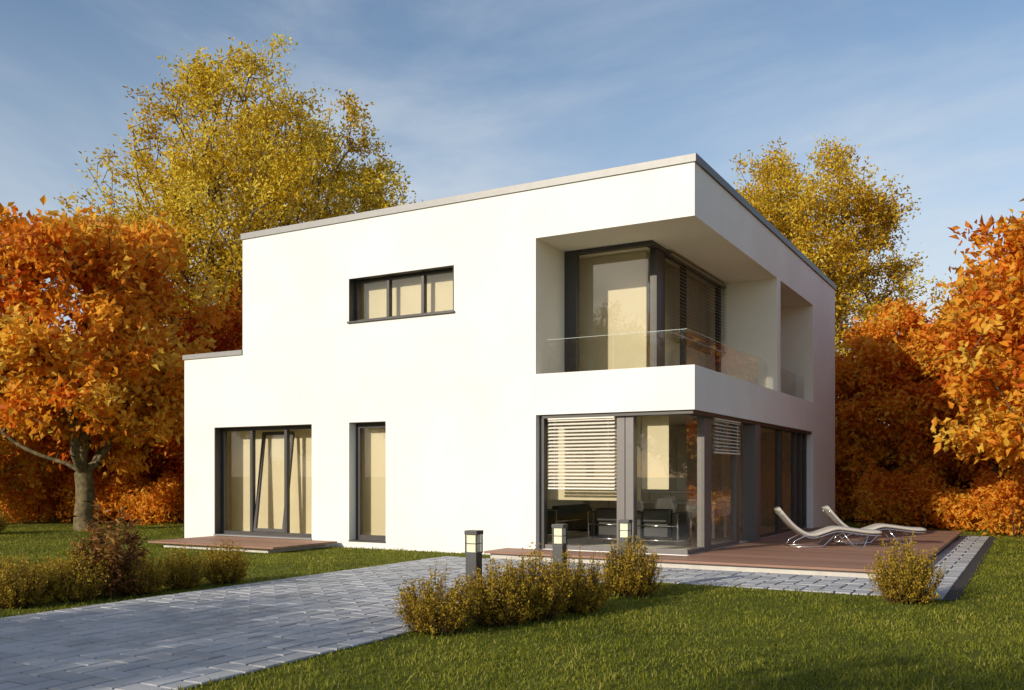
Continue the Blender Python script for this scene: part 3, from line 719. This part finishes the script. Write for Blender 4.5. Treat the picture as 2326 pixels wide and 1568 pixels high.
def chair(x, y, rot):
    p = empty('dining_chair', (x, y, .102)); p.rotation_euler = (0, 0, rot); b = B()
    pr = smoothprof([(.22, .44), (.1, .45), (-.1, .44), (-.2, .50), (-.25, .65), (-.30, .82)], 20)
    n = len(pr); w = [.30+.14*math.sin(math.pi*min(1, i/(n-1)*1.9)) if i < n*.55 else .26+.16*math.sin(math.pi*((i/(n-1)-.5)*1.9)) for i in range(n)]
    b.sheet(pr, w, .014, M['white'], .02); b.obj('shell', p, 0, True)
    b = B()
    for sx in (-1, 1):
        for sy in (-1, 1): b.tube([(sx*.08-.02, sy*.08, .43), (sx*.21-.02, sy*.20, 0)], .009, M['chrome'])
    b.obj('legs', p, 0, True)
for i in range(3):
    chair(-2.4+.62*i, 3.65, math.pi/2+.1*i); chair(-2.35+.62*i, 4.95, -math.pi/2)
b = B()
b.box(-4.8, -1.65, 6.28, 6.88, .2, .98, M['cabinet']); b.box(-4.82, -1.63, 6.25, 6.89, .98, 1.02, M['white']); b.box(-4.8, -3.4, 6.5, 6.88, 1.5, 2.45, M['cabinet']); b.box(-2.5, -1.65, 6.24, 6.885, 1.03, 2.45, M['cabinet'])
for i in range(6): b.box(-4.75+.52*i, -4.74+.52*i, 6.268, 6.28, .2, .97, M['frame'])
b.obj('kitchen_cabinets', None, .005)

# ---------------------------------------------------------------- light & sky
EL, AZ = 20.0, 19.0
sd = Vector((-math.sin(math.radians(AZ))*math.cos(math.radians(EL)), -math.cos(math.radians(AZ))*math.cos(math.radians(EL)), math.sin(math.radians(EL))))
sl = bpy.data.lights.new('sun', 'SUN'); sl.energy = 4.25; sl.angle = math.radians(.5); sl.color = (1.0, .90, .74)
so = bpy.data.objects.new('sun', sl); COL.objects.link(so); so.location = sd*40; so.rotation_euler = (-sd).to_track_quat('-Z', 'Y').to_euler()
w = bpy.data.worlds.new('World'); S.world = w; w.use_nodes = True; n = w.node_tree.nodes; l = w.node_tree.links
bg = n['Background']; bg.inputs['Strength'].default_value = .15
sk = n.new('ShaderNodeTexSky'); sk.sky_type = 'NISHITA'; sk.sun_disc = False; sk.sun_elevation = math.radians(EL); sk.sun_rotation = math.radians(180+AZ)
sk.air_density = 1.0; sk.dust_density = .8; sk.ozone_density = 1.3
tc = n.new('ShaderNodeTexCoord'); mp = n.new('ShaderNodeMapping'); mp.inputs['Scale'].default_value = (1.0, 1.0, 2.6); mp.inputs['Rotation'].default_value = (0.25, .40, 0.3)
l.new(tc.outputs['Generated'], mp.inputs['Vector'])
nz = n.new('ShaderNodeTexNoise'); nz.inputs['Scale'].default_value = 2.0; nz.inputs['Detail'].default_value = 10; nz.inputs['Roughness'].default_value = .58; nz.inputs['Distortion'].default_value = .4
l.new(mp.outputs[0], nz.inputs['Vector'])
rp = n.new('ShaderNodeValToRGB'); rp.color_ramp.elements[0].position = .38; rp.color_ramp.elements[1].position = .70
rp.color_ramp.elements[0].color = (0.0, 0.0, 0.0, 1); rp.color_ramp.elements[1].color = (1, 1, 1, 1)
rp.color_ramp.interpolation = 'EASE'
l.new(nz.outputs['Fac'], rp.inputs['Fac'])
sx = n.new('ShaderNodeSeparateXYZ'); l.new(tc.outputs['Generated'], sx.inputs[0])
mr = n.new('ShaderNodeMapRange'); mr.inputs['From Min'].default_value = 0.0; mr.inputs['From Max'].default_value = .5; mr.inputs['To Min'].default_value = 1.0; mr.inputs['To Max'].default_value = .30
l.new(sx.outputs['Z'], mr.inputs['Value'])
hz = n.new('ShaderNodeMapRange'); hz.inputs['From Min'].default_value = 0.0; hz.inputs['From Max'].default_value = .42; hz.inputs['To Min'].default_value = .65; hz.inputs['To Max'].default_value = 0.0
l.new(sx.outputs['Z'], hz.inputs['Value'])
mm = n.new('ShaderNodeMath'); mm.operation = 'MULTIPLY_ADD'; mm.use_clamp = True
l.new(rp.outputs['Color'], mm.inputs[0]); l.new(mr.outputs[0], mm.inputs[1]); l.new(hz.outputs[0], mm.inputs[2])
mx = n.new('ShaderNodeMixRGB'); mx.inputs[2].default_value = (4.6, 4.95, 5.3, 1)
l.new(mm.outputs[0], mx.inputs[0]); l.new(sk.outputs[0], mx.inputs[1]); l.new(mx.outputs[0], bg.inputs['Color'])

# ---------------------------------------------------------------- camera
cd = bpy.data.cameras.new('camera'); co = bpy.data.objects.new('camera', cd); COL.objects.link(co)
co.location = CAM; co.rotation_euler = (math.radians(90), 0, math.radians(29.6))
cd.sensor_width = 36; cd.lens = 2098/2326*36; cd.shift_y = (1078-784)/2326; cd.clip_end = 2000
S.camera = co
S.view_settings.view_transform = 'Standard'; S.view_settings.look = 'None'; S.view_settings.exposure = 0
